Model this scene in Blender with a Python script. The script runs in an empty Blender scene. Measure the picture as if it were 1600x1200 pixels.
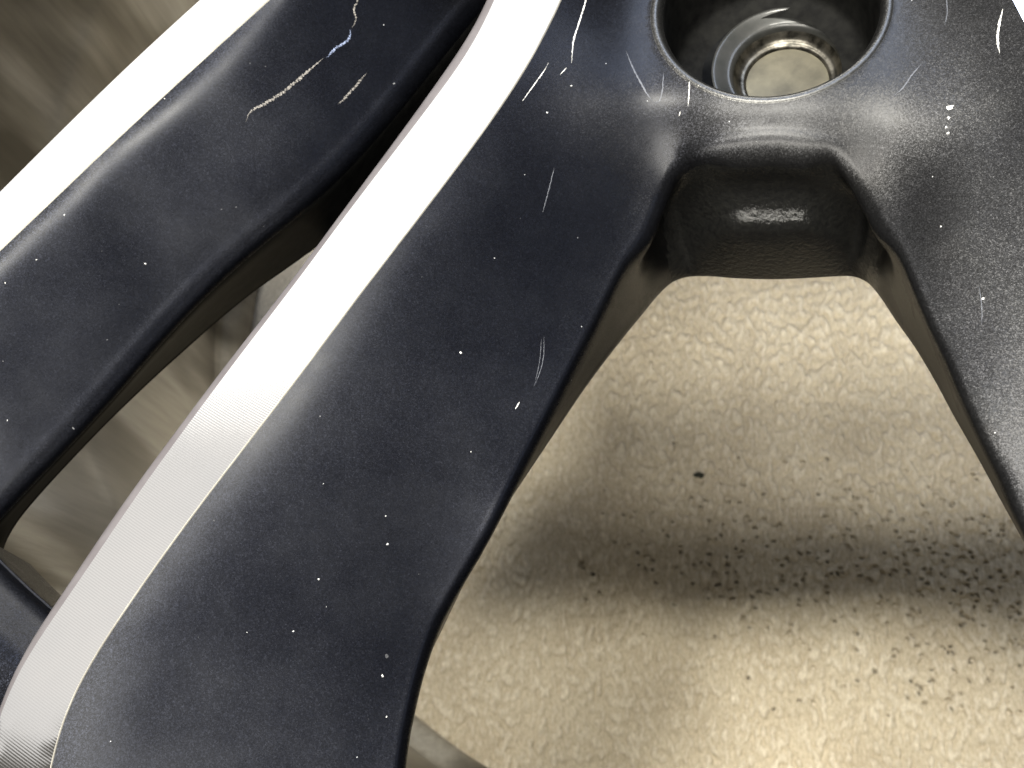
import bpy, math, random
import numpy as np
from mathutils import Vector, Matrix
from mathutils.geometry import delaunay_2d_cdt
rng = np.random.RandomState(7); random.seed(7)
sc = bpy.context.scene
MM = 0.001

# ------------------------------------------------------------------ camera
FP = 2000.0                       # focal length in pixels of a 1600 px wide picture
NAD = (1230.0, 1500.0)            # where the wheel's axis direction vanishes
DIST = 168.0                      # mm along the optical axis to the machined plane
u = np.array([-(NAD[0]-800), NAD[1]-600, FP]); u /= np.linalg.norm(u)
ex = np.array([1., 0, 0]) - u[0]*u; ex /= np.linalg.norm(ex)
R = np.array([ex, np.cross(u, ex), u])          # camera axes -> world axes
CAMH = DIST*u[2]
CX, CY = -9.0912, -185.84                       # camera in mm, wheel axis = origin
LIFT = 200.0                                    # machined plane above the carpet base
def P0(px, py, z):
    d = R @ np.array([px-800, -(py-600), -FP]); t = (CAMH-z)/-d[2]
    return np.array([d[0]*t+CX, d[1]*t+CY, z])
def crown(x, y):                                # the spoke ends bend down towards the rim
    r = math.hypot(x, y)
    return 0.0024*max(0.0, r-179.0)**2 if r < 230 else 20
def T(px, py, z=0.0):
    q = P0(px, py, z)
    for _ in range(4): q = P0(px, py, z-crown(q[0], q[1]))
    return q
cam = bpy.data.cameras.new('camera'); co = bpy.data.objects.new('camera', cam); sc.collection.objects.link(co)
co.matrix_world = Matrix.Translation((CX*MM, CY*MM, (CAMH+LIFT)*MM)) @ Matrix(R.tolist()).to_4x4()
cam.sensor_width = 36; cam.lens = FP/1600*36; cam.clip_start = 0.005; cam.clip_end = 20
cam.dof.use_dof = True; cam.dof.focus_distance = 0.174; cam.dof.aperture_fstop = 52
sc.camera = co

# ------------------------------------------------------------------ world, lamps, exposure
w = bpy.data.worlds.new('World'); sc.world = w; w.use_nodes = True
bg = w.node_tree.nodes['Background']; bg.inputs[0].default_value = (1.0, 0.93, 0.82, 1); bg.inputs[1].default_value = 0.15
def lamp(name, loc, target, sx, sy, power, col):
    l = bpy.data.lights.new(name, 'AREA'); l.shape = 'RECTANGLE'; l.size = sx; l.size_y = sy; l.energy = power; l.color = col
    o = bpy.data.objects.new(name, l); sc.collection.objects.link(o); o.location = loc
    o.rotation_euler = (Vector(target)-Vector(loc)).to_track_quat('-Z', 'Y').to_euler()
    return o
C0 = (-0.04, -0.1, 0.2)
lamp('ceiling_light_panel', (-0.90, 1.50, 2.0), (-0.90, 1.50, 0), 1.8, 1.6, 16, (1.0, 0.985, 0.96))
lamp('added_blue_panel', (0.50, 1.50, 2.0), (0.50, 1.50, 0), 0.95, 1.6, 58, (0.66, 0.77, 1.0))  # unseen cool panel, added for a blue sheen on the paint
lamp('added_dim_fill_panel', (-0.80, 0.32, 2.0), (-0.80, 0.32, 0), 2.0, 0.74, 4.0, (1.0, 0.98, 0.96))  # unseen panel added to fill the reflection in the lower machined faces
lamp('ceiling_lamp_above', (-0.08, 0.08, 1.9), (-0.08, 0.1, 0), 0.72, 0.16, 75, (1.0, 0.965, 0.87))
lamp('ceiling_lamp_behind', (-0.12, -1.42, 1.85), (-0.12, -0.1, 0.2), 1.6, 0.18, 60, (1.0, 0.965, 0.87))
lamp('ceiling_lamp_behind_near', (-0.35, -1.06, 1.85), (-0.3, -0.1, 0.2), 1.1, 0.16, 36, (1.0, 0.96, 0.88))
lamp('added_lip_light', (0.15, 3.2, 1.5), C0, 1.3, 0.6, 70, (1.0, 0.97, 0.9))  # unseen lamp added for a bright line on the hole's lip
lamp('added_blue_fill', (1.9, -0.5, 1.9), C0, 0.7, 0.7, 5, (0.55, 0.68, 1.0))  # unseen cool light added to tint the middle spoke blue
sc.view_settings.view_transform = 'Standard'; sc.view_settings.look = 'None'
sc.view_settings.exposure = 0; sc.view_settings.gamma = 1
sc.cycles.use_denoising = True; sc.cycles.max_bounces = 8

# ------------------------------------------------------------------ materials
def mat(name):
    m = bpy.data.materials.new(name); m.use_nodes = True; nt = m.node_tree
    return m, nt, nt.nodes['Principled BSDF']
def N(nt, kind, **kw):
    n = nt.nodes.new(kind)
    for k, v in kw.items():
        if k.startswith('in_'):
            key = k[3:]; key = int(key) if key.isdigit() else key.replace('_', ' ')
            n.inputs[key].default_value = v
        else: setattr(n, k, v)
    return n
def noise(nt, vec, scale, detail=3, rough=.5):
    n = N(nt, 'ShaderNodeTexNoise', in_Scale=scale, in_Detail=detail, in_Roughness=rough); nt.links.new(vec, n.inputs['Vector']); return n
def ramp(nt, src, stops):
    r = N(nt, 'ShaderNodeValToRGB'); e = r.color_ramp.elements
    while len(e) < len(stops): e.new(0.5)
    for q, (p, c) in zip(e, stops):
        q.position = p; q.color = (*c, 1) if len(c) == 3 else c
    nt.links.new(src, r.inputs[0]); return r
def mixc(nt, fac, a, b, mode='MIX'):
    m = N(nt, 'ShaderNodeMix', data_type='RGBA', blend_type=mode)
    if isinstance(fac, (int, float)): m.inputs[0].default_value = fac
    else: nt.links.new(fac, m.inputs[0])
    for i, v in ((6, a), (7, b)):
        if isinstance(v, tuple): m.inputs[i].default_value = (*v, 1)
        else: nt.links.new(v, m.inputs[i])
    return m.outputs[2]
def vmath(nt, op, a, b=None, s=None):
    m = N(nt, 'ShaderNodeVectorMath', operation=op); nt.links.new(a, m.inputs[0])
    if b is not None:
        if isinstance(b, tuple): m.inputs[1].default_value = b
        else: nt.links.new(b, m.inputs[1])
    if s is not None: m.inputs['Scale'].default_value = s
    return m.outputs[0]
def fmath(nt, op, a, b=None, clamp=False):
    m = N(nt, 'ShaderNodeMath', operation=op, use_clamp=clamp); nt.links.new(a, m.inputs[0])
    if b is not None:
        if isinstance(b, (int, float)): m.inputs[1].default_value = b
        else: nt.links.new(b, m.inputs[1])
    return m.outputs[0]

def paint(name, base, flake, jitter=0.22, rough=0.42, dust=1.0, coat=1.0, dust_lift_amt=1.0):
    m, nt, b = mat(name); L = nt.links
    tc = N(nt, 'ShaderNodeTexCoord').outputs['Object']; geo = N(nt, 'ShaderNodeNewGeometry')
    v1 = N(nt, 'ShaderNodeTexVoronoi', in_Scale=7500.0); L.new(tc, v1.inputs['Vector'])
    v2 = N(nt, 'ShaderNodeTexVoronoi', in_Scale=3600.0); L.new(tc, v2.inputs['Vector'])
    # metallic flakes: brighter and darker grains, each with its own tilt
    f1 = ramp(nt, N(nt, 'ShaderNodeSeparateColor').outputs[0], [(0, (0, 0, 0)), (1, (1, 1, 1))])
    sep = [n for n in nt.nodes if n.bl_idname == 'ShaderNodeSeparateColor'][-1]; L.new(v1.outputs['Color'], sep.inputs[0])
    sep2 = N(nt, 'ShaderNodeSeparateColor'); L.new(v2.outputs['Color'], sep2.inputs[0])
    fl = ramp(nt, sep.outputs[0], [(0.0, (0, 0, 0)), (0.6, (.25, .25, .25)), (0.9, (.7, .7, .7)), (1.0, (1, 1, 1))])
    col = mixc(nt, fl.outputs[0], base, flake)
    # brighter grey flakes over the hub and right-hand spoke: dust plus painted-in light
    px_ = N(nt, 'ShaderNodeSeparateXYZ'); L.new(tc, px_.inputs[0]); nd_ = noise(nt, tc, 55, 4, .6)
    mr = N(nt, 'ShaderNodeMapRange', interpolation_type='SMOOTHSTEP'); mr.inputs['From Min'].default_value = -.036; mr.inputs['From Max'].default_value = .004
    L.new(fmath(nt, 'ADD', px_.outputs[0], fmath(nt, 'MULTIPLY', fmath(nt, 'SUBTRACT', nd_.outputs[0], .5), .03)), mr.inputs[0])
    film = fmath(nt, 'MULTIPLY', mr.outputs[0], dust_lift_amt)
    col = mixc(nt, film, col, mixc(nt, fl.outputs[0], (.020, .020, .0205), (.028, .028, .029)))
    fl2 = ramp(nt, sep2.outputs[1], [(0.0, (.88, .88, .88)), (0.85, (1, 1, 1)), (1.0, (1.25, 1.25, 1.25))])
    col = mixc(nt, 1.0, col, fl2.outputs[0], 'MULTIPLY')
    # cloudy film of grime
    n1 = noise(nt, tc, 90, 5, .6); gr = ramp(nt, n1.outputs[0], [(.35, (.82, .82, .84)), (.6, (1, 1, 1)), (.75, (1.15, 1.13, 1.1))])
    col = mixc(nt, 1.0, col, gr.outputs[0], 'MULTIPLY')
    n4 = noise(nt, tc, 900, 3, .6); blot = ramp(nt, n4.outputs[0], [(.32, (.72, .72, .74)), (.42, (1, 1, 1))])
    col = mixc(nt, .6, col, blot.outputs[0], 'MULTIPLY')
    # sparse dust specks, two sizes
    fac = None
    for s, rad, keep in ((210.0, .028, .45), (520.0, .05, .18), (120., .03, .3)):
        wv = vmath(nt, 'ADD', tc, vmath(nt, 'SCALE', noise(nt, tc, 1800, 2).outputs['Color'], None, .0005))
        vd = N(nt, 'ShaderNodeTexVoronoi', in_Scale=s); L.new(wv, vd.inputs['Vector'])
        sd = N(nt, 'ShaderNodeSeparateColor'); L.new(vd.outputs['Color'], sd.inputs[0])
        k1 = fmath(nt, 'LESS_THAN', vd.outputs['Distance'], rad); k2 = fmath(nt, 'LESS_THAN', sd.outputs[0], keep)
        k = fmath(nt, 'MULTIPLY', k1, k2); k = fmath(nt, 'MULTIPLY', k, sd.outputs[1])
        fac = k if fac is None else fmath(nt, 'MAXIMUM', fac, k)
    fac = fmath(nt, 'MULTIPLY', fac, 0.8*dust)
    col2 = mixc(nt, fac, col, (.55, .55, .55)); L.new(col2, b.inputs['Base Color'])
    L.new(fmath(nt, 'SUBTRACT', N(nt, 'ShaderNodeValue').outputs[0], fac), b.inputs['Metallic'])
    [n for n in nt.nodes if n.bl_idname == 'ShaderNodeValue'][-1].outputs[0].default_value = 0.85
    b.inputs['Roughness'].default_value = rough
    j = vmath(nt, 'SCALE', vmath(nt, 'SUBTRACT', v1.outputs['Color'], (.5, .5, .5)), None, jitter)
    nn = vmath(nt, 'NORMALIZE', vmath(nt, 'ADD', geo.outputs['Normal'], j)); L.new(nn, b.inputs['Normal'])
    b.inputs['Specular IOR Level'].default_value = .08
    b.inputs['Coat Weight'].default_value = coat; b.inputs['Coat IOR'].default_value = 1.5
    cr = ramp(nt, n1.outputs[0], [(.3, (.22,)*3), (.7, (.36,)*3)]); L.new(cr.outputs[0], b.inputs['Coat Roughness'])
    n3 = noise(nt, tc, 700, 2, .5); bp = N(nt, 'ShaderNodeBump', in_Strength=.35, in_Distance=.00006)
    L.new(n3.outputs[0], bp.inputs['Height'])
    return m
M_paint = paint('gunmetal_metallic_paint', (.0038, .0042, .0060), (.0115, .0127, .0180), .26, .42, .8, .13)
M_rim = paint('lit_worn_hole_edge', (.022, .022, .021), (.07, .068, .064), .24, .4, .8, .5, 0.0)  # paler paint puts the lip's highlight into the colour, along with wear
M_side = paint('dark_side_paint', (.007, .007, .007), (.014, .014, .014), .08, .45, .5, .12, 0.0)
M_side.node_tree.nodes['Principled BSDF'].inputs['Specular IOR Level'].default_value = .3

def machined():
    m, nt, b = mat('diamond_cut_aluminium'); L = nt.links
    tc = N(nt, 'ShaderNodeTexCoord').outputs['Object']
    sp = N(nt, 'ShaderNodeSeparateXYZ'); L.new(tc, sp.inputs[0])
    r = fmath(nt, 'SQRT', fmath(nt, 'ADD', fmath(nt, 'MULTIPLY', sp.outputs[0], sp.outputs[0]), fmath(nt, 'MULTIPLY', sp.outputs[1], sp.outputs[1])))
    g = fmath(nt, 'SINE', fmath(nt, 'MULTIPLY', r, 2*math.pi/0.00034))
    bp = N(nt, 'ShaderNodeBump', in_Strength=.4, in_Distance=.0000022); L.new(g, bp.inputs['Height']); L.new(bp.outputs[0], b.inputs['Normal'])
    n1 = noise(nt, tc, 60, 4); c = ramp(nt, n1.outputs[0], [(.3, (.70, .70, .70)), (.7, (.78, .77, .755))])
    c2 = mixc(nt, fmath(nt, 'MULTIPLY', fmath(nt, 'ADD', g, 1.0)  , .14), c.outputs[0], (.42, .41, .40))
    L.new(c2, b.inputs['Base Color']); b.inputs['Metallic'].default_value = 1; b.inputs['Roughness'].default_value = .085
    b.inputs['Anisotropic'].default_value = .4
    b.inputs['Coat Weight'].default_value = .3; b.inputs['Coat Roughness'].default_value = .08
    b.inputs['Thin Film Thickness'].default_value = 0
    return m
M_mach = machined()
def simple(name, c1, c2, scale, metallic, rough, bump=0.0, coat=0.0, stretch=None, detail=4, spec=.5):
    m, nt, b = mat(name); L = nt.links; b.inputs['Specular IOR Level'].default_value = spec
    tc = N(nt, 'ShaderNodeTexCoord').outputs['Object']
    if stretch: tc = vmath(nt, 'MULTIPLY', tc, stretch)
    n = noise(nt, tc, scale, detail, .6); c = ramp(nt, n.outputs[0], [(.35, c1), (.65, c2)])
    L.new(c.outputs[0], b.inputs['Base Color']); b.inputs['Metallic'].default_value = metallic; b.inputs['Roughness'].default_value = rough
    b.inputs['Coat Weight'].default_value = coat; b.inputs['Coat Roughness'].default_value = .05
    if bump:
        bp = N(nt, 'ShaderNodeBump', in_Strength=1.0, in_Distance=bump); L.new(n.outputs[0], bp.inputs['Height']); L.new(bp.outputs[0], b.inputs['Normal'])
        if coat: L.new(bp.outputs[0], b.inputs['Coat Normal'])
    return m
def barrel_mat():
    m, nt, b = mat('grey_barrel_paint'); L = nt.links; tc = N(nt, 'ShaderNodeTexCoord').outputs['Object']
    n1 = noise(nt, vmath(nt, 'MULTIPLY', tc, (1, 1, .35)), 24, 3, .5)
    c1 = ramp(nt, n1.outputs[0], [(.40, (.035, .030, .022)), (.52, (.16, .145, .12)), (.62, (.34, .32, .28))])   # brake dust film
    n2 = noise(nt, vmath(nt, 'MULTIPLY', tc, (1, 1, .06)), 420, 3, .7)
    c2 = ramp(nt, n2.outputs[0], [(.3, (.78, .77, .75)), (.7, (1.12, 1.12, 1.1))])                               # wiping streaks
    L.new(mixc(nt, 1.0, c1.outputs[0], c2.outputs[0], 'MULTIPLY'), b.inputs['Base Color'])
    b.inputs['Metallic'].default_value = .15; b.inputs['Roughness'].default_value = .42; b.inputs['Specular IOR Level'].default_value = .3
    return m
M_barrel = barrel_mat()
M_cast = simple('glossy_black_casting', (.004, .004, .004), (.007, .007, .0065), 1300, .0, .35, .00018, .34, spec=.03)
M_cast.node_tree.nodes['Principled BSDF'].inputs['Coat Weight'].default_value = .4
M_pock = simple('satin_black_pocket', (.004, .004, .004), (.008, .008, .0075), 500, .0, .6, .00003, 0, spec=.03)
M_seat = simple('lug_seat_metal', (.018, .019, .018), (.028, .028, .027), 300, .2, .4, .00002, .2, spec=.3)
M_floor = simple('dull_brass_floor', (.045, .040, .026), (.095, .086, .058), 160, .3, .5, .00002)
M_steel = simple('worn_bright_metal', (.02, .019, .016), (.14, .13, .11), 420, .9, .33, .00006)
M_lip = simple('bevel_clear_edge', (.16, .145, .15), (.2, .185, .19), 200, .5, .4)
M_clear = simple('clear_coat_edge', (.12, .112, .095), (.18, .17, .145), 200, .5, .5)
M_scr = simple('scratched_bare_metal', (.32, .315, .30), (.6, .59, .56), 3000, .1, .4)
M_chalk = simple('chalky_scuff', (.10, .094, .086), (.25, .23, .205), 4000, 0, .8)
M_chalkb = simple('bluish_scuff', (.10, .125, .20), (.20, .235, .34), 4000, 0, .8)
for m_ in (M_chalk, M_chalkb):
    nt_ = m_.node_tree; tc_ = nt_.nodes.new('ShaderNodeTexCoord'); nn_ = noise(nt_, tc_.outputs['Object'], 3800, 2, .6)
    rr_ = ramp(nt_, nn_.outputs[0], [(.40, (.15,)*3), (.56, (1, 1, 1))]); nt_.links.new(rr_.outputs[0], nt_.nodes['Principled BSDF'].inputs['Alpha'])
M_hair = simple('faint_smear', (.035, .037, .045), (.07, .074, .085), 3000, .3, .5)

def carpet_mat():
    m, nt, b = mat('beige_wool_carpet'); L = nt.links
    tc = N(nt, 'ShaderNodeTexCoord').outputs['Object']
    at = N(nt, 'ShaderNodeAttribute', attribute_name='gap')
    n1 = noise(nt, tc, 35, 4, .6); c = ramp(nt, n1.outputs[0], [(.3, (.57, .505, .395)), (.55, (.64, .575, .455)), (.75, (.69, .63, .51))])
    n2 = noise(nt, vmath(nt, 'MULTIPLY', tc, (1, .45, 1)), 1500, 3, .7); f = ramp(nt, n2.outputs[0], [(.3, (.74, .72, .68)), (.7, (1.14, 1.14, 1.14))])
    c3 = mixc(nt, 1.0, c.outputs[0], f.outputs[0], 'MULTIPLY')
    ap = N(nt, 'ShaderNodeAttribute', attribute_name='pile'); pr = ramp(nt, ap.outputs['Fac'], [(.15, (.86, .84, .80)), (.55, (1, 1, 1)), (1, (1.10, 1.10, 1.08))])   # bead shading put into the colour: darker low in the pile, paler tips
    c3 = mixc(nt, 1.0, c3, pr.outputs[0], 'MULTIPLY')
    c4 = mixc(nt, at.outputs['Fac'], c3, (.03, .024, .016)); L.new(c4, b.inputs['Base Color'])
    b.inputs['Roughness'].default_value = .95; b.inputs['Specular IOR Level'].default_value = .1
    b.inputs['Sheen Weight'].default_value = .15
    bp = N(nt, 'ShaderNodeBump', in_Strength=.9, in_Distance=.00035); L.new(n2.outputs[0], bp.inputs['Height']); L.new(bp.outputs[0], b.inputs['Normal'])
    return m
M_carpet = carpet_mat()

# ------------------------------------------------------------------ mesh helpers (coordinates in mm, z = 0 on the machined plane)
def link(name, verts, faces, m, parent=None, smooth=True, normals=None):
    me = bpy.data.meshes.new(name)
    v = np.asarray(verts, float)*MM; v = v + [0, 0, LIFT*MM]
    me.from_pydata(v.tolist(), [], [tuple(int(i) for i in f) for f in faces]); me.update()
    me.materials.append(m)
    if smooth: me.polygons.foreach_set('use_smooth', [True]*len(me.polygons))
    if normals is not None: me.normals_split_custom_set_from_vertices([tuple(n) for n in normals])
    o = bpy.data.objects.new(name, me); sc.collection.objects.link(o)
    if parent: o.parent = parent
    return o
def cr(pts, n, ends=True):
    """Catmull-Rom through the points, n steps per segment"""
    p = np.asarray(pts, float); p = np.vstack([2*p[0]-p[1], p, 2*p[-1]-p[-2]]); out = []
    t = np.linspace(0, 1, n, endpoint=False)[:, None]
    for i in range(1, len(p)-2):
        a, b, c, d = p[i-1:i+3]
        out.append(.5*(2*b+(c-a)*t+(2*a-5*b+4*c-d)*t*t+(3*b-a-3*c+d)*t**3))
    return np.vstack(out+[p[-2][None]])
def grid_faces(nr, nc, off=0, flip=False, closed=False):
    f = []
    for i in range(nr-1):
        for j in range(nc if closed else nc-1):
            k = (j+1) % nc
            q = (off+i*nc+j, off+i*nc+k, off+(i+1)*nc+k, off+(i+1)*nc+j)
            f.append(q[::-1] if flip else q)
    return f
def inside(poly, pts):
    x, y = pts[:, 0], pts[:, 1]; c = np.zeros(len(pts), bool); n = len(poly)
    for i in range(n):
        x1, y1 = poly[i][:2]; x2, y2 = poly[(i+1) % n][:2]
        if y1 == y2: continue
        k = ((y1 > y) != (y2 > y)) & (x < (x2-x1)*(y-y1)/(y2-y1)+x1); c ^= k
    return c
def segdist(poly, pts, closed=True):
    d = np.full(len(pts), 1e9); P_ = np.asarray(poly)[:, :2]; n = len(P_)
    for i in range(n if closed else n-1):
        a = P_[i]; b = P_[(i+1) % n]; ab = b-a; l = ab@ab
        if l < 1e-12: continue
        t = np.clip(((pts-a)@ab)/l, 0, 1); d = np.minimum(d, np.hypot(*(pts-(a+t[:, None]*ab)).T))
    return d
class RBF:
    def __init__(s, pts, smooth=0.02, hard=0):
        p = np.asarray(pts, float); s.c = p[:, :2]; n = len(p)
        K = s.k(s.c)+np.diag(np.where(np.arange(n) < hard, .02, smooth*10)); A = np.zeros((n+3, n+3)); A[:n, :n] = K
        A[:n, n] = 1; A[:n, n+1:] = s.c; A[n, :n] = 1; A[n+1:, :n] = s.c.T
        s.w = np.linalg.solve(A, np.r_[p[:, 2], 0, 0, 0])
    def k(s, q):
        r2 = ((q[:, None]-s.c[None])**2).sum(2)+1e-9; return .5*r2*np.log(r2)
    def __call__(s, q):
        q = np.asarray(q, float)[:, :2]; n = len(s.c); return s.k(q)@s.w[:n]+s.w[n]+q@s.w[n+1:]
def patch(loops, zf, step, keep_z=True):
    """triangulate the area inside loops[0] minus the others; boundary points keep their own z"""
    V = []; E = []
    for lp in loops:
        o = len(V); V += [tuple(p[:3]) for p in lp]; n = len(lp); E += [(o+i, o+(i+1) % n) for i in range(n)]
    nb = len(V)
    A = np.array(loops[0])[:, :2]; lo, hi = A.min(0), A.max(0)
    xs = np.arange(lo[0], hi[0], step); ys = np.arange(lo[1], hi[1], step*.866)
    G = np.array([(x+(j % 2)*step/2, y) for j, y in enumerate(ys) for x in xs])
    k = inside(loops[0], G)
    for h in loops[1:]: k &= ~inside(h, G)
    G = G[k]; d = np.full(len(G), 1e9)
    for lp in loops: d = np.minimum(d, segdist(lp, G))
    G = G[d > step*.5]
    allp = [Vector(v[:2]) for v in V]+[Vector(g) for g in G]
    cv, ce, cf, ov, oe, of = delaunay_2d_cdt(allp, E, [], 0, 1e-5)
    cv = np.array([tuple(v) for v in cv]); z = np.array(zf(cv))
    for i, o in enumerate(ov):
        b = [q for q in o if q < nb]
        if b: z[i] = V[b[0]][2]
    cen = np.array([cv[list(f)].mean(0) for f in cf]); ok = inside(loops[0], cen)
    for h in loops[1:]: ok &= ~inside(h, cen)
    faces = []
    for f, k in zip(cf, ok):
        if not k: continue
        a, b, c = cv[f[0]], cv[f[1]], cv[f[2]]
        faces.append(tuple(f) if (b-a)[0]*(c-a)[1]-(b-a)[1]*(c-a)[0] > 0 else tuple(f)[::-1])
    return np.c_[cv, z], faces
class Body:
    def __init__(s): s.v = []; s.f = []; s.t = []; s.n = 0
    def add(s, v, f, tag=''):
        s.v.append(np.asarray(v, float)); s.f += [tuple(int(i)+s.n for i in q) for q in f]; s.t += [tag]*len(f); s.n += len(v)
    def weld(s, tol=1e-3):
        v = np.vstack(s.v); key = np.round(v/tol).astype(np.int64); _, idx, inv = np.unique(key, axis=0, return_index=True, return_inverse=True)
        inv = inv.ravel(); s.V = v[idx]; F = []; Tg = []
        for q, t in zip(s.f, s.t):
            r = []
            for i in q:
                k = inv[i]
                if k not in r: r.append(k)
            if len(r) > 2: F.append(tuple(r)); Tg.append(t)
        s.F = F; s.T = Tg
        me = bpy.data.meshes.new('tmp'); me.from_pydata(s.V.tolist(), [], [tuple(int(i) for i in q) for q in F]); me.update()
        s.N = np.array([tuple(n.vector) for n in me.vertex_normals]); bpy.data.meshes.remove(me)
    def emit(s, name, sel, m, parent):
        F = [q for q, k in zip(s.F, sel) if k]; ids = sorted({i for q in F for i in q}); mp = {i: k for k, i in enumerate(ids)}
        return link(name, s.V[ids], [tuple(mp[i] for i in q) for q in F], m, parent, True, s.N[ids])
def rows(cols, across=4, along=6):
    """cols: list (along the edge) of lists of 3-D points (down the wall) -> grid verts, faces (rows = along)"""
    c = np.array(cols, float); L_ = [cr(c[:, k], along) for k in range(c.shape[1])]; g = np.array(L_)   # (down, along, 3)
    return g

wheel = bpy.data.objects.new('alloy_wheel', None); sc.collection.objects.link(wheel)
wheel['label'] = 'dark gunmetal alloy car wheel with bright machined spoke edges, lying face up on beige carpet'
wheel['category'] = 'car wheel'

# ------------------------------------------------------------------ traced edges (picture pixels of the 1600x1200 photograph, + height in mm)
mid_mach_L = [(815,-110),(795,-50),(776,0),(760,32),(740,72),(720,102),(697,130),(675,160),(650,192),(630,220),(606,250),(575,290),(545,330),(515,367),(485,412),(460,447),(430,482),(400,522),(375,555),(340,600),(300,655),(262,707),(225,755),(197,797),(180,825),(142,881),(107,932),(82,967),(62,997),(40,1027),(22,1060),(5,1095),(-15,1145),(-30,1210),(-45,1290),(-55,1380)]
mid_mach_R = [(920,-110),(898,-50),(877,0),(860,37),(837,77),(815,120),(795,147),(760,197),(730,240),(700,276),(670,318),(635,363),(600,409),(562,455),(525,505),(497,548),(460,597),(420,647),(375,705),(340,750),(305,797),(262,851),(217,918),(190,960),(160,1000),(135,1040),(112,1082),(97,1117),(85,1155),(72,1200),(58,1290),(50,1380)]
mid_lip = [(803,-110),(784,-50),(765,0),(750,29),(735,55),(712,90),(685,126),(665,152),(645,184),(624,210),(598,246),(565,290),(538,326),(508,366),(477,412),(450,446),(418,486),(392,522),(364,555),(328,600),(290,655),(250,707),(213,755),(184,797),(165,826),(128,881),(96,932),(72,964),(52,993),(34,1022),(16,1060),(0,1095),(-19,1145),(-34,1210),(-49,1290),(-59,1380)]
left_mach_L = [(440,-115),(350,-33),(312,0),(250,55),(200,102),(150,150),(100,200),(50,250),(0,300),(-60,360),(-140,440),(-240,540)]
left_mach_R = [(520,-92),(440,-20),(400,15),(362,50),(300,107),(250,152),(200,197),(150,244),(92,303),(45,345),(0,389),(-60,447),(-140,520),(-240,610)]
right_mach_L = [(1520,-120),(1550,-60),(1583,0),(1600,32),(1640,110),(1690,210),(1750,330)]
right_mach_R = [(1640,-120),(1680,-60),(1720,0),(1745,50),(1790,130),(1840,230),(1900,340)]
EDGE = -0.12

# window between the middle and the right spoke: top edge of the wall -> lower edge (silhouette)
W = [ # top x,y,z      bottom x,y,z      pull1, pull2 (mm towards the solid)   drop fraction
 (588,1380,-8,   612,1400,-14), (597,1290,-8,  620,1290,-14), (611,1170,-8,  637,1172,-14), (622,1110,-8, 649,1107,-14),
 (640,1040,-8,   667,1035,-14.5), (665,970,-8.2,  695,973,-15), (697,908,-8.5,  728,905,-16),
 (728,856,-8.8,  755,856,-17), (757,802,-9,    786,797,-18), (805,710,-9.5,  848,703,-20), (858,608,-9.5,  915,603,-22),
 (913,503,-10,   970,530,-25), (960,409,-10,   1008,483,-29), (987,360,-10.2,1027,460,-31),
 (1005,318,-10.5,1046,441,-32.5), (1020,285,-10.5,1062,432.5,-33.5), (1046,246,-9.2,1080,428.5,-34),
 (1090,212,-7.0,  1112,427.5,-34), (1150,200,-6.4, 1150,429.5,-34), (1210,197,-6.3,  1210,431,-34), (1265,200,-6.4, 1262,429,-34),
 (1312,213,-7.0, 1300,427.5,-34), (1344,247,-8.6, 1330,428,-34), (1366,285,-10.5, 1350,435,-33), (1383,315,-11,  1362,445,-32),
 (1400,346,-11,  1377,464,-30.5), (1424,391,-10.5, 1400,499,-29), (1461,475,-10, 1429,540,-26), (1495,546,-10, 1459,590,-24),
 (1525,614,-10,  1489,646,-22.5), (1556,679,-10, 1517,695,-21.5), (1586,739,-10,   1542,740,-21), (1603,780,-10, 1564,781,-20),
 (1650,875,-9.5,   1610,865,-19), (1700,985,-9, 1660,965,-18), (1800,1200,-8, 1765,1190,-16)]
def deep(w_):
    a, b, z, c, d, e = w_
    if 1030 < a < 1390 and b < 320: k = 0.0 if 1060 < a < 1330 else 1.3 if a < 1100 else 0
    elif a < 1030: k = min(1, (1060-a)/80)*2.8
    else: k = -min(1, max(0, a-1385)/160)*2.8
    e2 = e-(4 if c < 800 else 3 if c < 870 else 0)-(2 if c > 1480 else 0)
    if c < 800: f = min(1, (800-c)/120); k += 4*f; e2 -= 4.5*f
    return (a, b, z-k, c, d, e2)
W = [deep(w_) for w_ in W]
top = np.array([T(*w_[:3]) for w_ in W]); bot = np.array([T(*w_[3:6]) for w_ in W])
wc = T(1210, 760, -8)
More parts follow.
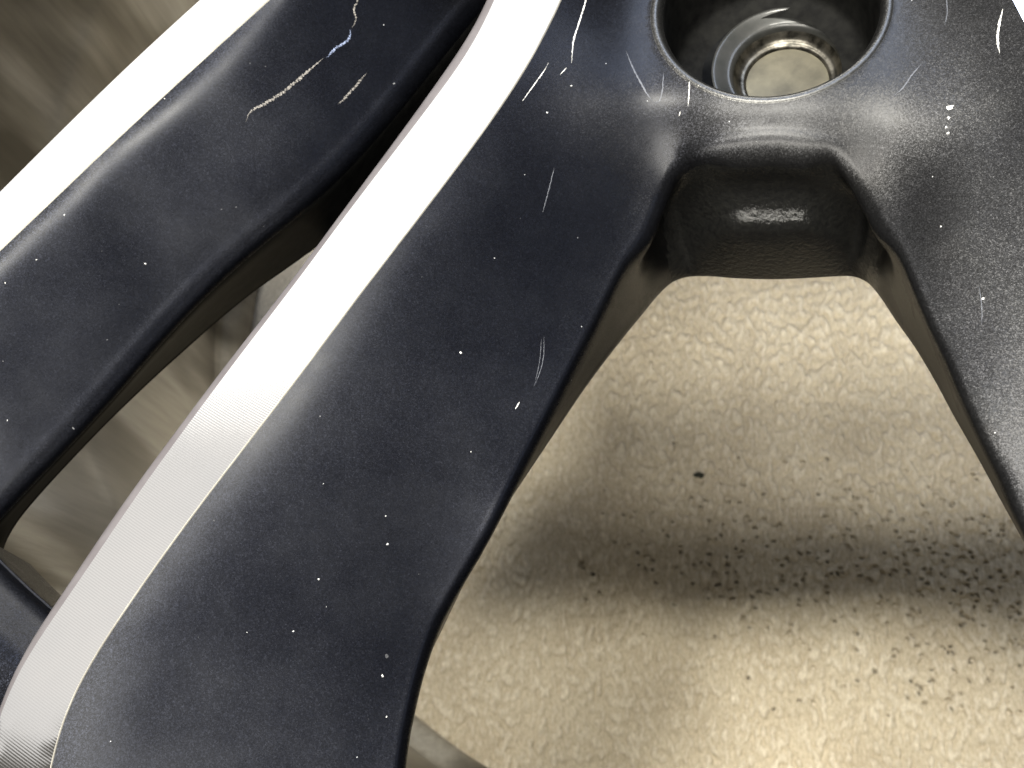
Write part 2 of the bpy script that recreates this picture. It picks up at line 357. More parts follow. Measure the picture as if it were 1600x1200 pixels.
def wall_cols(top, bot, centre, fil=0.9, ledge=None, pocket=None):
    cols = []; n = len(top); fl_ = [2.3 if (pocket and pocket[i]) else 1.5 if ledge else 1.0 for i in range(n)]
    for i in range(n):
        a = top[max(i-1, 0)]; b = top[min(i+1, n-1)]; t = (b-a)[:2]; t = t/np.linalg.norm(t); o = np.array([-t[1], t[0]])
        if o@(centre-top[i])[:2] < 0: o = -o
        O = np.array([o[0], o[1], 0]); t0, b0 = top[i], bot[i]
        f1 = t0+O*fl_[i]*.75-np.array([0, 0, fl_[i]*.35]); f2 = t0+O*fl_[i]*1.15-np.array([0, 0, fl_[i]*1.25])
        if ledge and ledge[i]:
            q_ = ledge[i]; f1 = f1*(1-q_)+q_*(t0+O*2.4-np.array([0, 0, .75])); f2 = f2*(1-q_)+q_*(t0+O*4.5-np.array([0, 0, 3.6]))
        m1 = f2+(b0-f2)*.30; m2 = f2+(b0-f2)*.55; m3 = f2+(b0-f2)*.80
        if ledge and ledge[i]:
            k = ledge[i]; xy = f2.copy(); k_ = (m1, m2, m3)
            m1 = np.array([f2[0], f2[1], -14.5]); m2 = np.array([f2[0]*.6+b0[0]*.4, f2[1]*.6+b0[1]*.4, -18.0]); m3 = np.array([b0[0]-O[0]*.2, b0[1]-O[1]*.2, -21.5])
            m1, m2, m3 = (a_*(1-k)+b_*k for a_, b_ in zip(k_, (m1, m2, m3)))
        if pocket and pocket[i]:
            k = pocket[i]; m1 = m1-O*2.6*k; m2 = m2-O*1.8*k; m3 = m3-O*.3*k
        ins = b0-O*1.2-np.array([0, 0, 1.2]); ins2 = b0-O*9-np.array([0, 0, 1.5])
        cols.append([t0, f1, f2, m1, m2, m3, b0, ins, ins2])
    return cols
led = [0]*len(W); poc = [0]*len(W)
for i, w_ in enumerate(W):
    if 1070 < w_[0] < 1330 and w_[1] < 300: led[i] = .5 if w_[0] in (1090, 1312) else 1
    if w_[0] in (987, 1366): poc[i] = .6
    if w_[0] in (1005, 1020, 1383, ): poc[i] = 1
    if w_[0] in (1046, 1344): poc[i] = 1.
    if w_[0] in (1400,): poc[i] = .7
def wall_grid(cols, along=6):
    c = np.array(cols); down = [cr(c[:, k], along) for k in range(c.shape[1])]
    d = np.array(down)                                    # (row, along, 3)
    g = np.array([cr(d[:, j], 4) for j in range(d.shape[1])])   # (along, down, 3)
    return g
wg = wall_grid(wall_cols(top, bot, wc, .9, led, poc))

# lug hole
LC = T(1203, 10, -5.5)[:2]
Rh = 17.8
ang = np.linspace(0, 2*math.pi, 160, endpoint=False)
hole_loop = np.array([[LC[0]+Rh*math.cos(a), LC[1]+Rh*math.sin(a), -5.0] for a in ang])

# face height field of hub + middle + right spoke
def curve(px, z, n=6):
    c = cr([T(x, y, z) for x, y in px], n); k = 4*n
    ker = np.exp(-.5*(np.arange(-k, k+1)/(1.5*n))**2); ker /= ker.sum()
    e = np.vstack([2*c[0]-c[k:0:-1], c, 2*c[-1]-c[-2:-k-2:-1]])
    return np.stack([np.convolve(e[:, i], ker, 'valid') for i in range(3)], 1)
mR = curve([(x+2.6, y+1.2) for x, y in mid_mach_R], EDGE, 5); mL0 = curve(mid_mach_L, 0, 5); mR0 = curve(mid_mach_R, 0, 5)
rL = curve(right_mach_L, EDGE, 6); rL0 = curve(right_mach_L, 0, 6); rR0 = curve(right_mach_R, 0, 6)
ctrl = []
ctrl += [p for p in mR[::3]]; ctrl += [p for p in rL[::3]]; hard = len(ctrl)
gt = wg[:, 0]; ctrl += [p for p in gt[::4]]
ctrl += [hole_loop[i] for i in range(0, 160, 5)]
ctrl += [[LC[0]+(Rh+3)*math.cos(a), LC[1]+(Rh+3)*math.sin(a), -5.25+.35*math.sin(a)] for a in np.linspace(0, 2*math.pi, 24, endpoint=False)]
prs = [((670,318),(1018,292,-12.4)),((600,409),(987,360,-12.8)),((562,455),(960,409,-12.8)),((497,548),(913,503,-12.8)),((420,647),(858,608,-12.3)),((340,750),(805,710,-12.3)),((262,851),(757,802,-13.3)),((190,960),(697,908,-13.9)),((135,1040),(640,1040,-14.3)),((85,1155),(611,1170,-14.8)),((60,1280),(597,1290,-14.8))]
def span(A, B, ts, ez, dz=0):
    a, b = A, B; out = []
    for t in ts:
        q = a+(b-a)*t; q[2] = a[2]+(b[2]-a[2])*np.interp(t, [0, .04, .1, .2, .5, .88, 1], [0, .012, .05, .14, .455, .865, 1]); out.append(q)
    return out
pA = cr([T(*A, EDGE) for A, B in prs], 4); pB = cr([T(*B) for A, B in prs], 4)
for A, B in zip(pA, pB): ctrl += span(A, B, (.04, .1, .3, .5, .7, .88), 1.25)
for px, py, z in [(930,60,-2.2),(900,130,-2.6),(860,200,-3.6),(960,160,-4.3),(1000,60,-4.3),(930,260,-7.2),(1000,220,-7.2),(860,300,-6.6),(980,-60,-3.2),
                  (1450,60,-4.4),(1500,0,-3.2),(1520,120,-4),(1440,180,-5.2),(1500,260,-5.3),(1580,200,-3.8),(1560,330,-5.2),(1600,420,-5.1),(1480,360,-6.4),(1560,520,-6.6),(1640,560,-5.6),(1700,700,-5.8),(1650,760,-6.8),(1760,900,-6.4),(1620,120,-1.8)]:
    ctrl.append(T(px, py, z))
ctrl = np.array(ctrl)
rbf = RBF(ctrl, 9.0, hard)
for k in range(12):                                # let the rolled edge start on the smoothed face
    if k == 0: dzw = rbf(wg[:, 0])-wg[:, 0, 2]; dzh = rbf(hole_loop)-hole_loop[:, 2]
    wg[:, k, 2] += dzw*(1-k/12)
hole_loop[:, 2] += dzh; gt = wg[:, 0]
outer = [p for p in mR]
outer += list(gt)                                  # from bottom of mid up, round the hub, down the right spoke
rb = T(1900, 1180, -6); rb2 = T(1990, 700, -3)
right_side = [rb, rb2]
outer_loop = list(mR[:])+list(gt)+[rb, rb2]+list(rL[::-1])
tl = [T(x, -120, z) for x, z in ((1480, -3), (1400, -4.5), (1208, -5), (1020, -4.5), (970, -3))]
outer_loop = outer_loop+tl
for q in (rb, rb2): pass
body = Body()
def zf(c): return rbf(c)
for i in range(len(outer_loop)):
    pass
V_, F_ = patch([outer_loop, list(hole_loop)], zf, 1.0)
body.add(V_, F_, 'face')
na, nd = wg.shape[:2]
gf = []
for i in range(na-1):
    for j in range(nd-1):
        gf.append((i*nd+j, i*nd+j+1, (i+1)*nd+j+1, (i+1)*nd+j))
# orientation: wall normal must point to the window centre
def orient(v, f, centre):
    s = 0
    for q in f[::7]:
        a, b, c = v[q[0]], v[q[1]], v[q[2]]; n = np.cross(b-a, c-a); s += np.dot(n[:2], (centre-a)[:2])
    return f if s > 0 else [q[::-1] for q in f]
wv = wg.reshape(-1, 3); gf = orient(wv, gf, wc)
for j_, tg_ in ((0, 'face'), (1, 'side')):
    body.add(wv, [q for q in gf if (min(i % nd for i in q) >= 8) == bool(j_)], tg_)
# hole wall (lathe round the lug axis)
prof = [(Rh, -5.0), (17.4, -4.86), (16.95, -4.9), (16.5, -5.2), (16.1, -5.85), (15.85, -7.0), (15.75, -11), (15.6, -16), (15.3, -19), (14.8, -20.4), (13.6, -20.9), (12.4, -21.2), (11.0, -21.4)]
pz = cr([(r, z, 0) for r, z in prof], 3)
lv = np.array([[LC[0]+p[0]*math.cos(a), LC[1]+p[0]*math.sin(a), p[1]] for p in pz for a in ang]); 
for k in range(13): lv[k*160:(k+1)*160, 2] += dzh*(1-k/13)
lv[:160] = hole_loop
hf = grid_faces(len(pz), 160, 0, False, True)
body.add(lv, hf[:160*13], 'rim'); body.add(lv, hf[160*13:], 'hole')
body.weld()
# middle spoke's lip and outer wall
cen = np.array([body.V[list(q)].mean(0) for q in body.F])
s1 = T(1062, 432, -33); s2 = T(1062, 200, -8); x_l = cen[:, 0] < T(1028, 300, -12)[0]; x_r = cen[:, 0] > T(1376, 300, -12)[0]
tg = np.array(body.T)
fl_x = tg == 'face'; x_l = np.where(fl_x, cen[:, 0] < LC[0]-20.5, x_l); x_r = np.where(fl_x, cen[:, 0] > LC[0]+20.5, x_r)
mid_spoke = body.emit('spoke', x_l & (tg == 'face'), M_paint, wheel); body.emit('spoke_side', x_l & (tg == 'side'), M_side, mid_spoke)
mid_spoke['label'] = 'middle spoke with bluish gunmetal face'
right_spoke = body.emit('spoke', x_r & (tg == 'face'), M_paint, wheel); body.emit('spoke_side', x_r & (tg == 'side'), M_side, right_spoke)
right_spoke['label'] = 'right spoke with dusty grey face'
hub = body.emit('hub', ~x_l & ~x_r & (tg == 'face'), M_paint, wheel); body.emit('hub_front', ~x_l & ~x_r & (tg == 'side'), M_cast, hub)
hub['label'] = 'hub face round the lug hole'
hole = body.emit('lug_hole', tg == 'hole', M_pock, hub); body.emit('hole_edge', tg == 'rim', M_rim, hub)

def lathe(name, prof, m, parent, centre=(0, 0), n=160, sub=3, a0=0, a1=2*math.pi, flip=False):
    closed = abs(a1-a0-2*math.pi) < 1e-6
    pz = cr([(r, z, 0) for r, z in prof], sub) if sub > 1 else np.array([(r, z, 0) for r, z in prof])
    A = np.linspace(a0, a1, n, endpoint=not closed)
    v = np.array([[centre[0]+p[0]*math.cos(a), centre[1]+p[0]*math.sin(a), p[1]] for p in pz for a in A])
    return link(name, v, grid_faces(len(pz), n, 0, flip, closed), m, parent)
SC = (LC[0]+2.6, LC[1]+0.6)
lathe('lug_seat', [(12.05, -24.5), (12.05, -21.5), (11.9, -21.15), (11.4, -21.2), (9.6, -22.0), (9.15, -22.1), (8.8, -22.5), (8.6, -23.2)], M_seat, hole, SC, 128, 3)
lathe('bore_floor', [(6.9, -25.3), (5.5, -25.35), (3, -25.5), (0.01, -25.55)], M_floor, hole, SC, 64, 2)
lathe('lug_bore', [(8.62, -23.1), (8.0, -24.2), (7.5, -24.6), (7.0, -24.7), (6.75, -24.9), (6.6, -25.4), (6.6, -28)], M_steel, hole, SC, 128, 3)

# ------------------------------------------------------------------ machined faces
def mach_plate(L0, R0, parent, bev=.22):
    loop = list(L0)+list(R0[::-1]); loop = [np.array(p) for p in loop]
    zc = lambda c: np.array([-crown(x, y) for x, y in c])
    v, f = patch([loop], zc, 1.3)
    o = link('machined_face', v, f, M_mach, parent)
    return o
def edge_strip(name, rowsv, m, parent, centre):
    g = np.array(rowsv); nr, nc = g.shape[:2]; v = g.reshape(-1, 3); f = grid_faces(nr, nc)
    return link(name, v, orient(v, f, centre), m, parent)
dn = lambda c, z, o=0: c-np.array([0, 0, z])
def offset(c, d):
    t = np.gradient(c, axis=0)[:, :2]; t /= np.linalg.norm(t, axis=1)[:, None]; o = np.c_[-t[:, 1], t[:, 0], np.zeros(len(c))]
    return c+o*d
mach_plate(mL0, mR0, mid_spoke)
edge_strip('clear_edge', [mR0, (mR0+mR)*.5+[0, 0, .04], mR], M_clear, mid_spoke, T(900, 700))
lip = curve(mid_lip, -.7, 5)
left_c = T(200, 500)
sgn = 1 if (offset(lip, 1)[60]-lip[60])@(left_c-lip[60]) > 0 else -1
edge_strip('bevelled_edge', [mL0, (mL0*.35+lip*.65)+[0, 0, .12], lip, offset(dn(lip, .7), .25*sgn)], M_lip, mid_spoke, left_c)
lw = [offset(dn(lip, .7), .25*sgn), offset(dn(lip, 3), .5*sgn), offset(dn(lip, 14), .2*sgn), offset(dn(lip, 26), -1.5*sgn), offset(dn(lip, 27.5), -3*sgn), offset(dn(lip, 27.5), -12*sgn)]
edge_strip('spoke_side', lw, M_side, mid_spoke, left_c)
mach_plate(rL0, rR0, right_spoke)

# ------------------------------------------------------------------ left spoke
LW = [(790,-90,-14, 840,40,-30), (720,-10,-13.5, 770,120,-31), (655,70,-13, 690,215,-32), (585,160,-12.5, 600,300,-32), (500,256,-12, 498,381,-32), (440,306,-12, 446,418,-32),
      (378,354,-12, 398,449,-32), (325,401,-12, 345,493,-32), (272,450,-12, 298,535,-32), (215,512,-12, 232,594,-31), (150,590,-12, 162,661,-30), (90,652,-12, 112,715,-29.5), (40,705,-12, 65,765,-29),
      (-2,750,-12,27,808,-28), (-50,796,-12,7,840,-27), (-95,842,-11.5,1,863,-24), (-125,885,-10.5,3,880,-18), (-130,915,-9,14,897,-14)]
lt = np.array([T(*q[:3]) for q in LW]); lb = np.array([T(*q[3:6]) for q in LW])
for arr in (lt, lb):
    c_ = arr.copy(); arr[1:-3] = (.25*c_[:-4]+.5*c_[1:-3]+.25*c_[2:-2])
lwc = T(160, 800, -10)
lcols = []
for i in range(len(LW)):
    a = lt[max(i-1, 0)]; b = lt[min(i+1, len(LW)-1)]; t = (b-a)[:2]/np.linalg.norm((b-a)[:2]); o = np.array([-t[1], t[0]])
    if i < 16 and o@(T(500, 700, -10)-lt[i])[:2] < 0: o = -o
    if i >= 16: o = lcols[-1][9]
    O = np.array([o[0], o[1], 0]); t0, b0 = lt[i], lb[i]
    f1 = t0+O*1.7-np.array([0, 0, 1.1]); f2 = t0+O*2.9-np.array([0, 0, 3.3])
    if i > 14: f1 = t0+(b0-t0)*[.5, .5, .12]; f2 = t0+(b0-t0)*[.85, .85, .35]
    lcols.append([t0, f1, f2, f2+(b0-f2)*.35, f2+(b0-f2)*.7, b0, b0-O*1.2-[0, 0, 1.2], b0-O*9-[0, 0, 1.4], b0-O*10-[0, 0, 1.4], o])
lg = wall_grid([c[:9] for c in lcols])
lR = curve([(x+2.2, y+2.0) for x, y in left_mach_R], EDGE, 5); lR0 = curve(left_mach_R, 0, 5); lL0 = curve(left_mach_L, 0, 5)
lpts = [((440,-20),(720,-10,-13.5)),((400,15),(655,70,-13)),((362,50),(585,160,-12.5)),((300,107),(500,262,-12)),((250,152),(440,318,-12)),((200,197),(375,370,-12)),((150,244),(270,455,-12)),((92,303),(218,515,-12)),((45,345),(150,590,-12)),((0,389),(90,652,-12)),((-60,447),(-2,752,-12))]
lc = [p for p in lR[::3]]; lhard = len(lc); lc += [p for p in lg[::4, 0]]
lA = cr([T(*A, EDGE) for A, B in lpts], 4); lB = cr([T(*B) for A, B in lpts], 4)
for a, b in zip(lA, lB):
    for t, k in ((.04, .004), (.09, .018), (.15, .06), (.22, .13), (.35, .27), (.5, .435), (.7, .655), (.9, .88)):
        q = a+(b-a)*t; q[2] = a[2]+(b[2]-a[2])*k; lc.append(q)
lc += [T(-200, 750, -8), T(-250, 850, -8), T(-180, 640, -4)]
lrbf = RBF(np.array(lc), 2.5, lhard); dzl = lrbf(lg[:, 0])-lg[:, 0, 2]
for k in range(12): lg[:, k, 2] += dzl*(1-k/12)
ll = list(lR)+[T(-330, 800, -6), T(-230, 930, -8)]+list(lg[::-1, 0])+[T(620, -110, -7)]
lbody = Body(); v, f = patch([ll], lambda c: lrbf(c), 1.0); lbody.add(v, f, 'face')
na, nd = lg.shape[:2]
gf = [(i*nd+j, i*nd+j+1, (i+1)*nd+j+1, (i+1)*nd+j) for i in range(na-1) for j in range(nd-1)]
v = lg.reshape(-1, 3); gf = orient(v, gf, T(500, 700, -10))
for j_, tg_ in ((0, 'face'), (1, 'side')):
    lbody.add(v, [q for q in gf if (min(i % nd for i in q) >= 8) == bool(j_)], tg_)
lbody.weld(); ltg = np.array(lbody.T)
left_spoke = lbody.emit('spoke', ltg == 'face', M_paint, wheel); lbody.emit('spoke_side', ltg == 'side', M_pock, left_spoke)
left_spoke['label'] = 'left spoke with chalky scuff marks on its dark face'
mach_plate(lL0, lR0, left_spoke)
edge_strip('clear_edge', [lR0, (lR0+lR)*.5+[0, 0, .04], lR], M_clear, left_spoke, T(400, 500))
s2_ = 1 if (offset(lL0, 1)[20]-lL0[20])@(T(0, 0)-lL0[20]) > 0 else -1
edge_strip('spoke_side', [lL0, offset(dn(lL0, .7), .4*s2_), offset(dn(lL0, 12), .8*s2_), offset(dn(lL0, 27), -1*s2_), offset(dn(lL0, 28), -10*s2_)], M_side, left_spoke, T(0, 0))

# added web plate: blocks lamp light between left and middle spoke near the hub
gp = T(500, 372, -33); rw = math.hypot(gp[0], gp[1])-.5; ga = math.atan2(gp[1], gp[0])
wa = np.linspace(math.radians(-146), math.radians(-113), 24)
wloop = [np.array([rr*math.cos(a), rr*math.sin(a), -33.0]) for rr, aa in ((rw, wa), (70, wa[::-1])) for a in aa]
wv_, wf_ = patch([wloop], lambda c: np.full(len(c), -33.0), 3)
link('added_spoke_web', wv_, wf_, M_pock, mid_spoke)

# ------------------------------------------------------------------ rim: front flange between the spokes, barrel
def angof(px, py, z): q = T(px, py, z); return math.atan2(q[1], q[0])
flange = [(176.4, -24), (176.2, -11), (176.6, -9.2), (177.8, -7.4), (180, -5.7), (184, -3.0), (190, -2.6), (200, -3.6), (210, -6.5), (214, -9), (216, -14), (217, -24)]
a_s = angof(-130, 900, -6); a_e = angof(55, 1085, -2)
lathe('rim_flange', flange, M_paint, wheel, (0, 0), 120, 4, a_s, a_e, flip=True)
lathe('rim_flange', flange, M_paint, wheel, (0, 0), 120, 4, angof(585, 1340, -6), angof(1900, 1500, -6), flip=True)
lathe('rim_flange', flange, M_paint, wheel, (0, 0), 260, 3, math.radians(20), math.radians(200), flip=True)
barrel = [(182, -20), (181, -30), (177, -55), (174, -85), (172.5, -95), (172, -130), (170.5, -160), (169.5, -172), (169.0, -179), (168.8, -182.2), (168.2, -183.6), (167.4, -184.6), (165.4, -186.2), (163.2, -188.6), (162.3, -191), (162.2, -194), (163, -196), (170, -196.5), (214, -196), (216, -193), (216, -180), (196, -170), (190, -60), (214, -26), (217, -20)]
lathe('rim_barrel', barrel, M_barrel, wheel, (0, 0), 360, 4)

# the rest of the wheel: the same spokes and hub sectors turned about the wheel's axis
def turned(o, ang_, parent):
    c = o.copy(); sc.collection.objects.link(c); c.parent = parent
    if 'label' in c: del c['label']
    if parent is wheel: c.rotation_euler = (0, 0, ang_)
    for ch in o.children: turned(ch, ang_, c)
    return c
for k in (1, 2, 3, 4):
    a_ = math.radians(72*k); turned(mid_spoke, a_, wheel)
    if k > 1: turned(left_spoke, a_, wheel)
    turned(hub, a_, wheel)

# hub mounting pad behind the face
pa = np.linspace(0, 2*math.pi, 90, endpoint=False)
pv, pf = patch([[np.array([81.0*math.cos(a), 81.0*math.sin(a), -36.5]) for a in pa], [np.array([SC[0]+11*math.cos(a), SC[1]-1+11*math.sin(a), -36.5]) for a in pa[::3]]], lambda c: np.full(len(c), -36.5), 6)
link('mounting_pad', pv, pf, M_pock, hub)

# ------------------------------------------------------------------ scratches, scuffs and chips lying on the paint
def on_surf(f, px, py):
    z = -4.0
    for _ in range(12):
        q = P0(px, py, z); z = float(f(q[None, :2])[0])
    q = P0(px, py, z); e = .4
    g = f(np.array([[q[0]-e, q[1]], [q[0]+e, q[1]], [q[0], q[1]-e], [q[0], q[1]+e]]))
    n = np.array([-(g[1]-g[0])/(2*e), -(g[3]-g[2])/(2*e), 1]); return q, n/np.linalg.norm(n)
def ribbon(name, f, path, width, m, parent, rough_=.35, step=2.2, lift=.035, taper=True):
    pts = cr([(x, y, 0) for x, y in path], 12)[:, :2]
    d = np.r_[0, np.cumsum(np.hypot(*np.diff(pts, axis=0).T))]; n = max(4, int(d[-1]/step))
    t = np.linspace(0, d[-1], n); pts = np.c_[np.interp(t, d, pts[:, 0]), np.interp(t, d, pts[:, 1])]
    v = []; width *= .66
    Q = [on_surf(f, *p) for p in pts]; C_ = np.array([q for q, _ in Q])
    tg_ = np.gradient(C_, axis=0); wob = rng.randn(n)*.5
    for k in range(n):
        q, nn = Q[k]; s_ = np.cross(nn, tg_[k]); s_ /= np.linalg.norm(s_)
        u_ = k/(n-1); w_ = width*(min(1, 4*u_, 4*(1-u_)) if taper else 1)*.5+.012
        a, b = w_*(1+rough_*rng.randn()), w_*(1+rough_*rng.randn()); c = q+s_*width*rough_*.5*wob[k]+nn*lift
        v += [c-s_*max(.01, a), c+nn*.02, c+s_*max(.01, b)]
    return link(name, v, grid_faces(n, 3), m, parent)
def chip(f, px, py, r_px, m, parent, ecc=1.0):
    q, nn = on_surf(f, px, py); r = r_px*.052; a = np.cross(nn, [0, 1, 0]); a /= np.linalg.norm(a); b = np.cross(nn, a); v = [q+nn*.07]
    for k in range(11):
        t = 2*math.pi*k/11; rr = r*(1+.3*rng.randn()*.8); rr = max(rr, r*.4); v.append(q+(a*math.cos(t)*rr+b*math.sin(t)*rr*ecc)+nn*.02)
    return link('paint_chip', v, [(0, k+1, (k+1) % 11+1) for k in range(11)], m, parent)
A_ = ribbon('scuff', lrbf, [(384,191),(392,174),(418,160),(450,138),(478,114),(506,90)], .55, M_chalk, left_spoke, .45, 1.3)
A_['label'] = 'long beige chalky scuff'
A_ = ribbon('scuff', lrbf, [(510,91),(524,76),(540,66),(547,56),(547,46)], .45, M_chalkb, left_spoke, .45, 1.3); A_['label'] = 'bluish middle of the long scuff'
ribbon('scuff', lrbf, [(550,44),(556,30),(553,14),(559,0),(566,-30)], .30, M_chalk, left_spoke, .5, 1.3)
ribbon('scuff', lrbf, [(528,163),(543,149),(556,134),(573,114)], .42, M_chalk, left_spoke, .6, 1.3)
for path, wd, m_ in [([(922,-30),(914,5),(904,38),(896,64),(893,99)], .24, M_scr), ([(885,106),(875,117)], .12, M_scr), ([(857,98),(852,108),(838,128),(816,158)], .15, M_scr),
                     ([(978,80),(990,108),(1006,138),(1020,160)], .30, M_hair), ([(1020,160),(1030,158),(1035,140),(1037,112)], .22, M_hair),
                     ([(850,525),(849,560),(842,586),(834,604)], .09, M_hair), ([(846,530),(843,565),(836,598)], .07, M_hair), ([(866,262),(858,295),(848,332)], .18, M_hair),
                     ([(812,628),(805,640)], .22, M_scr)]:
    ribbon('scratch', rbf, path, wd, m_, mid_spoke, .3)
for path, wd in [([(1077,122),(1077,140),(1075,166)], .19), ([(1063,174),(1061,182)], .17)]: ribbon('scratch', rbf, path, wd, M_scr, hub, .3)
for path, wd, m_ in [([(1567,14),(1561,40),(1559,62),(1562,84)], .45, M_scr), ([(1440,100),(1424,118),(1412,136),(1397,150)], .26, M_hair), ([(1530,448),(1534,480),(1534,508)], .14, M_hair), ([(1478,-10),(1480,20),(1476,40)], .2, M_hair)]:
    ribbon('scratch', rbf, path, wd, m_, right_spoke, .22)
for x, y, r in [(720,551,2.6), (598,1056,3), (604,1120,2), (498,905,2), (736,706,1.4), (893,134,2.2), (855,176,2.4)]: chip(rbf, x, y, r, M_scr, mid_spoke)
for x, y, r in [(1484,168,7), (1482,184,4), (1478,199,3), (1481,208,3.4), (1536,467,3.6), (1555,676,2), (1470,354,2)]: chip(rbf, x, y, r, M_scr, right_spoke)
for x, y, r in [(57,406,1.8), (8,442,1.6), (227,412,2.2), (257,154,1.6)]: chip(lrbf, x, y, r, M_scr, left_spoke)

# ------------------------------------------------------------------ carpet
def cells(X, Y, sx, sy, seed, jit=.85):
    r_ = np.random.RandomState(seed); gx = np.floor(X/sx).astype(int); gy = np.floor(Y/sy).astype(int)
    x0, y0 = gx.min()-2, gy.min()-2; nx, ny = gx.max()-x0+3, gy.max()-y0+3
    jx = r_.rand(ny, nx)*jit+.5*(1-jit); jy = r_.rand(ny, nx)*jit+.5*(1-jit); hh = r_.rand(ny, nx)
    F1 = np.full(X.shape, 9.); F2 = F1.copy(); H = np.zeros(X.shape)
    for dy in (-1, 0, 1):
        for dx in (-1, 0, 1):
            ix, iy = gx+dx, gy+dy; a, b = iy-y0, ix-x0
            d = np.hypot((ix+jx[a, b])-X/sx, (iy+jy[a, b])-Y/sy)
            c = d < F1; F2 = np.where(c, F1, np.minimum(F2, d)); H = np.where(c, hh[a, b], H); F1 = np.where(c, d, F1)
    return F1, F2, H
def lownoise(X, Y, s, seed):
    r_ = np.random.RandomState(seed); g = r_.rand(64, 64)
    x = X/s; y = Y/s; xi = np.floor(x).astype(int); yi = np.floor(y).astype(int); fx = x-xi; fy = y-yi
    fx = fx*fx*(3-2*fx); fy = fy*fy*(3-2*fy); G = lambda a, b: g[a % 64, b % 64]
    return (G(yi, xi)*(1-fx)+G(yi, xi+1)*fx)*(1-fy)+(G(yi+1, xi)*(1-fx)+G(yi+1, xi+1)*fx)*fy
def beads(X, Y, sx, sy, rad, seed, jit=.9):
    r_ = np.random.RandomState(seed); gx = np.floor(X/sx).astype(int); gy = np.floor(Y/sy).astype(int)
    x0, y0 = gx.min()-2, gy.min()-2; nx, ny = gx.max()-x0+3, gy.max()-y0+3
    jx, jy, hh, tl, wd = (r_.rand(ny, nx) for _ in range(5)); out = np.zeros(X.shape)
    for dy in (-1, 0, 1):
        for dx in (-1, 0, 1):
            ix, iy = gx+dx, gy+dy; a, b = iy-y0, ix-x0
            ex_ = (X/sx-ix-.5-(jx[a, b]-.5)*jit)*sx; ey_ = (Y/sy-iy-.5-(jy[a, b]-.5)*jit)*sy
            ex_ = ex_+ey_*(tl[a, b]-.5)*.5; k = 1-(ex_/(rad*sx*(.75+.5*wd[a, b])))**2-(ey_/(rad*sy))**2
            out = np.maximum(out, (.45+.55*hh[a, b])*np.sqrt(np.clip(k, 0, 1)))
    return out
xs = np.arange(-125, 105, .30); ys = np.arange(-172, 40, .30); X, Y = np.meshgrid(xs, ys)
WX = X+1.4*(lownoise(X, Y, 9, 1)-.5)+.35*(lownoise(X, Y, 1.4, 2)-.5); WY = Y+1.6*(lownoise(X, Y, 9, 3)-.5)+.35*(lownoise(X, Y, 1.4, 4)-.5)
Z = .95*beads(WX, WY, 1.7, 3.2, .62, 5)+.62*beads(WX+40, WY+17, 2.1, 3.6, .5, 11)+.13*beads(WX, WY, .8, 1.3, .6, 23)+.5*(lownoise(X, Y, 11, 6)-.5)+.3*(lownoise(X, Y, 3.1, 7)-.5)
Z -= .35
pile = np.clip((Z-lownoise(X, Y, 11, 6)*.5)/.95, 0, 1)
gap = np.zeros(X.shape)
def pit(px, py, ra, rb_, ang_, dep, dark=1.0):
    q = P0(px, py, -198.5); ca, sa = math.cos(ang_), math.sin(ang_)
    i0 = np.searchsorted(ys, q[1]-4), np.searchsorted(ys, q[1]+4); j0 = np.searchsorted(xs, q[0]-4), np.searchsorted(xs, q[0]+4)
    sl = (slice(*i0), slice(*j0)); x = X[sl]-q[0]; y = Y[sl]-q[1]; a = (x*ca+y*sa)/ra; b = (-x*sa+y*ca)/rb_
    r2 = a*a+b*b; rim = np.exp(-(np.sqrt(r2)-2.0)**2/.5)*.22
    Z[sl] += rim-dep*np.exp(-r2**1.3); gap[sl] = np.maximum(gap[sl], dark*np.clip(2.0*np.exp(-r2**1.2)-.35, 0, 1))
r2_ = np.random.RandomState(21)
for k in range(380):
    px = r2_.uniform(900, 1640); t = (px-900)/740
    cy = 850+25*t; py = r2_.normal(cy, 72)
    if r2_.rand() > .3+.7*min(1, t*1.5): continue
    pit(px, py, r2_.uniform(.38, .8), r2_.uniform(.24, .42), r2_.uniform(-.9, .1), r2_.uniform(1.0, 2.2), r2_.uniform(.45, 1))
for k in range(150):
    px = r2_.uniform(1150, 1640); py = r2_.uniform(920, 1120)
    if r2_.rand() > (px-1050)/520: continue
    pit(px, py, r2_.uniform(.4, .8), r2_.uniform(.25, .45), r2_.uniform(-1.2, .2), r2_.uniform(.8, 1.8), r2_.uniform(.35, .85))
V_ = np.c_[X.ravel(), Y.ravel(), (-199.6+Z).ravel()]; ny, nx = X.shape
me = bpy.data.meshes.new('carpet'); idx = np.arange(ny*nx).reshape(ny, nx)
Fq = np.stack([idx[:-1, :-1], idx[:-1, 1:], idx[1:, 1:], idx[1:, :-1]], -1).reshape(-1, 4)
VV = V_*MM+[0, 0, LIFT*MM]
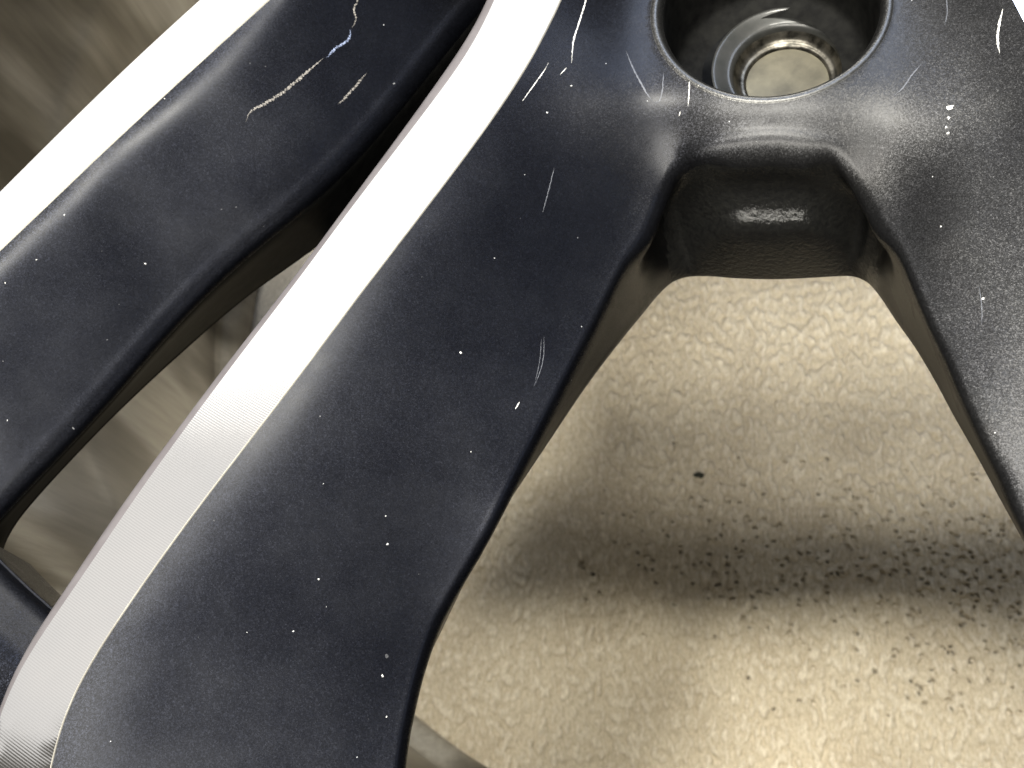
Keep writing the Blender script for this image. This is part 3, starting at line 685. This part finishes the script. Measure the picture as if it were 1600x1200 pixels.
# surrounding carpet: one coarse sheet in the same mesh, just under the pile
B_ = 1.6; base = len(VV); VV = np.vstack([VV, [(-B_, -B_, -.0004), (B_, -B_, -.0004), (B_, B_, -.0004), (-B_, B_, -.0004)]])
me.vertices.add(len(VV)); me.vertices.foreach_set('co', VV.ravel())
nf = len(Fq)+1; me.loops.add(nf*4); me.polygons.add(nf)
me.loops.foreach_set('vertex_index', np.vstack([Fq, [[base, base+1, base+2, base+3]]]).ravel().astype(np.int32))
me.polygons.foreach_set('loop_start', (np.arange(nf)*4).astype(np.int32)); me.polygons.foreach_set('loop_total', np.full(nf, 4, np.int32))
me.update(calc_edges=True); me.polygons.foreach_set('use_smooth', [True]*nf)
ap = me.attributes.new('pile', 'FLOAT', 'POINT'); ap.data.foreach_set('value', np.r_[pile.ravel(), .5, .5, .5, .5].astype(np.float32))
at = me.attributes.new('gap', 'FLOAT', 'POINT'); at.data.foreach_set('value', np.r_[gap.ravel(), 0, 0, 0, 0].astype(np.float32))
me.materials.append(M_carpet)
carpet = bpy.data.objects.new('carpet', me); sc.collection.objects.link(carpet)
carpet['kind'] = 'structure'; carpet['label'] = 'beige looped wool carpet seen through the gap between the spokes'

# ------------------------------------------------------------------ a crumb of dirt on the carpet
bm = __import__('bmesh').new(); bmesh = __import__('bmesh')
bmesh.ops.create_icosphere(bm, subdivisions=3, radius=1.0)
q = P0(1093, 742, -198.2)
for v in bm.verts:
    c = v.co.copy(); from mathutils import noise as mn
    k = 1+.55*mn.noise(c*1.7)+.3*mn.noise(c*5.1)
    v.co = Vector((c.x*1.55*k+.35*c.y, c.y*.75*k, c.z*.6*k))*MM
me = bpy.data.meshes.new('dirt_crumb'); bm.to_mesh(me); bm.free(); me.polygons.foreach_set('use_smooth', [True]*len(me.polygons))
me.materials.append(simple('dark_earth', (.012, .014, .008), (.035, .035, .02), 2500, 0, .8, .0001))
cb = bpy.data.objects.new('dirt_crumb', me); sc.collection.objects.link(cb); cb.location = (q[0]*MM, q[1]*MM, (LIFT-198.6)*MM); cb.rotation_euler = (0, 0, -.35)
cb['label'] = 'tiny dark green-black crumb of dirt lying on the beige carpet'; cb['category'] = 'crumb'
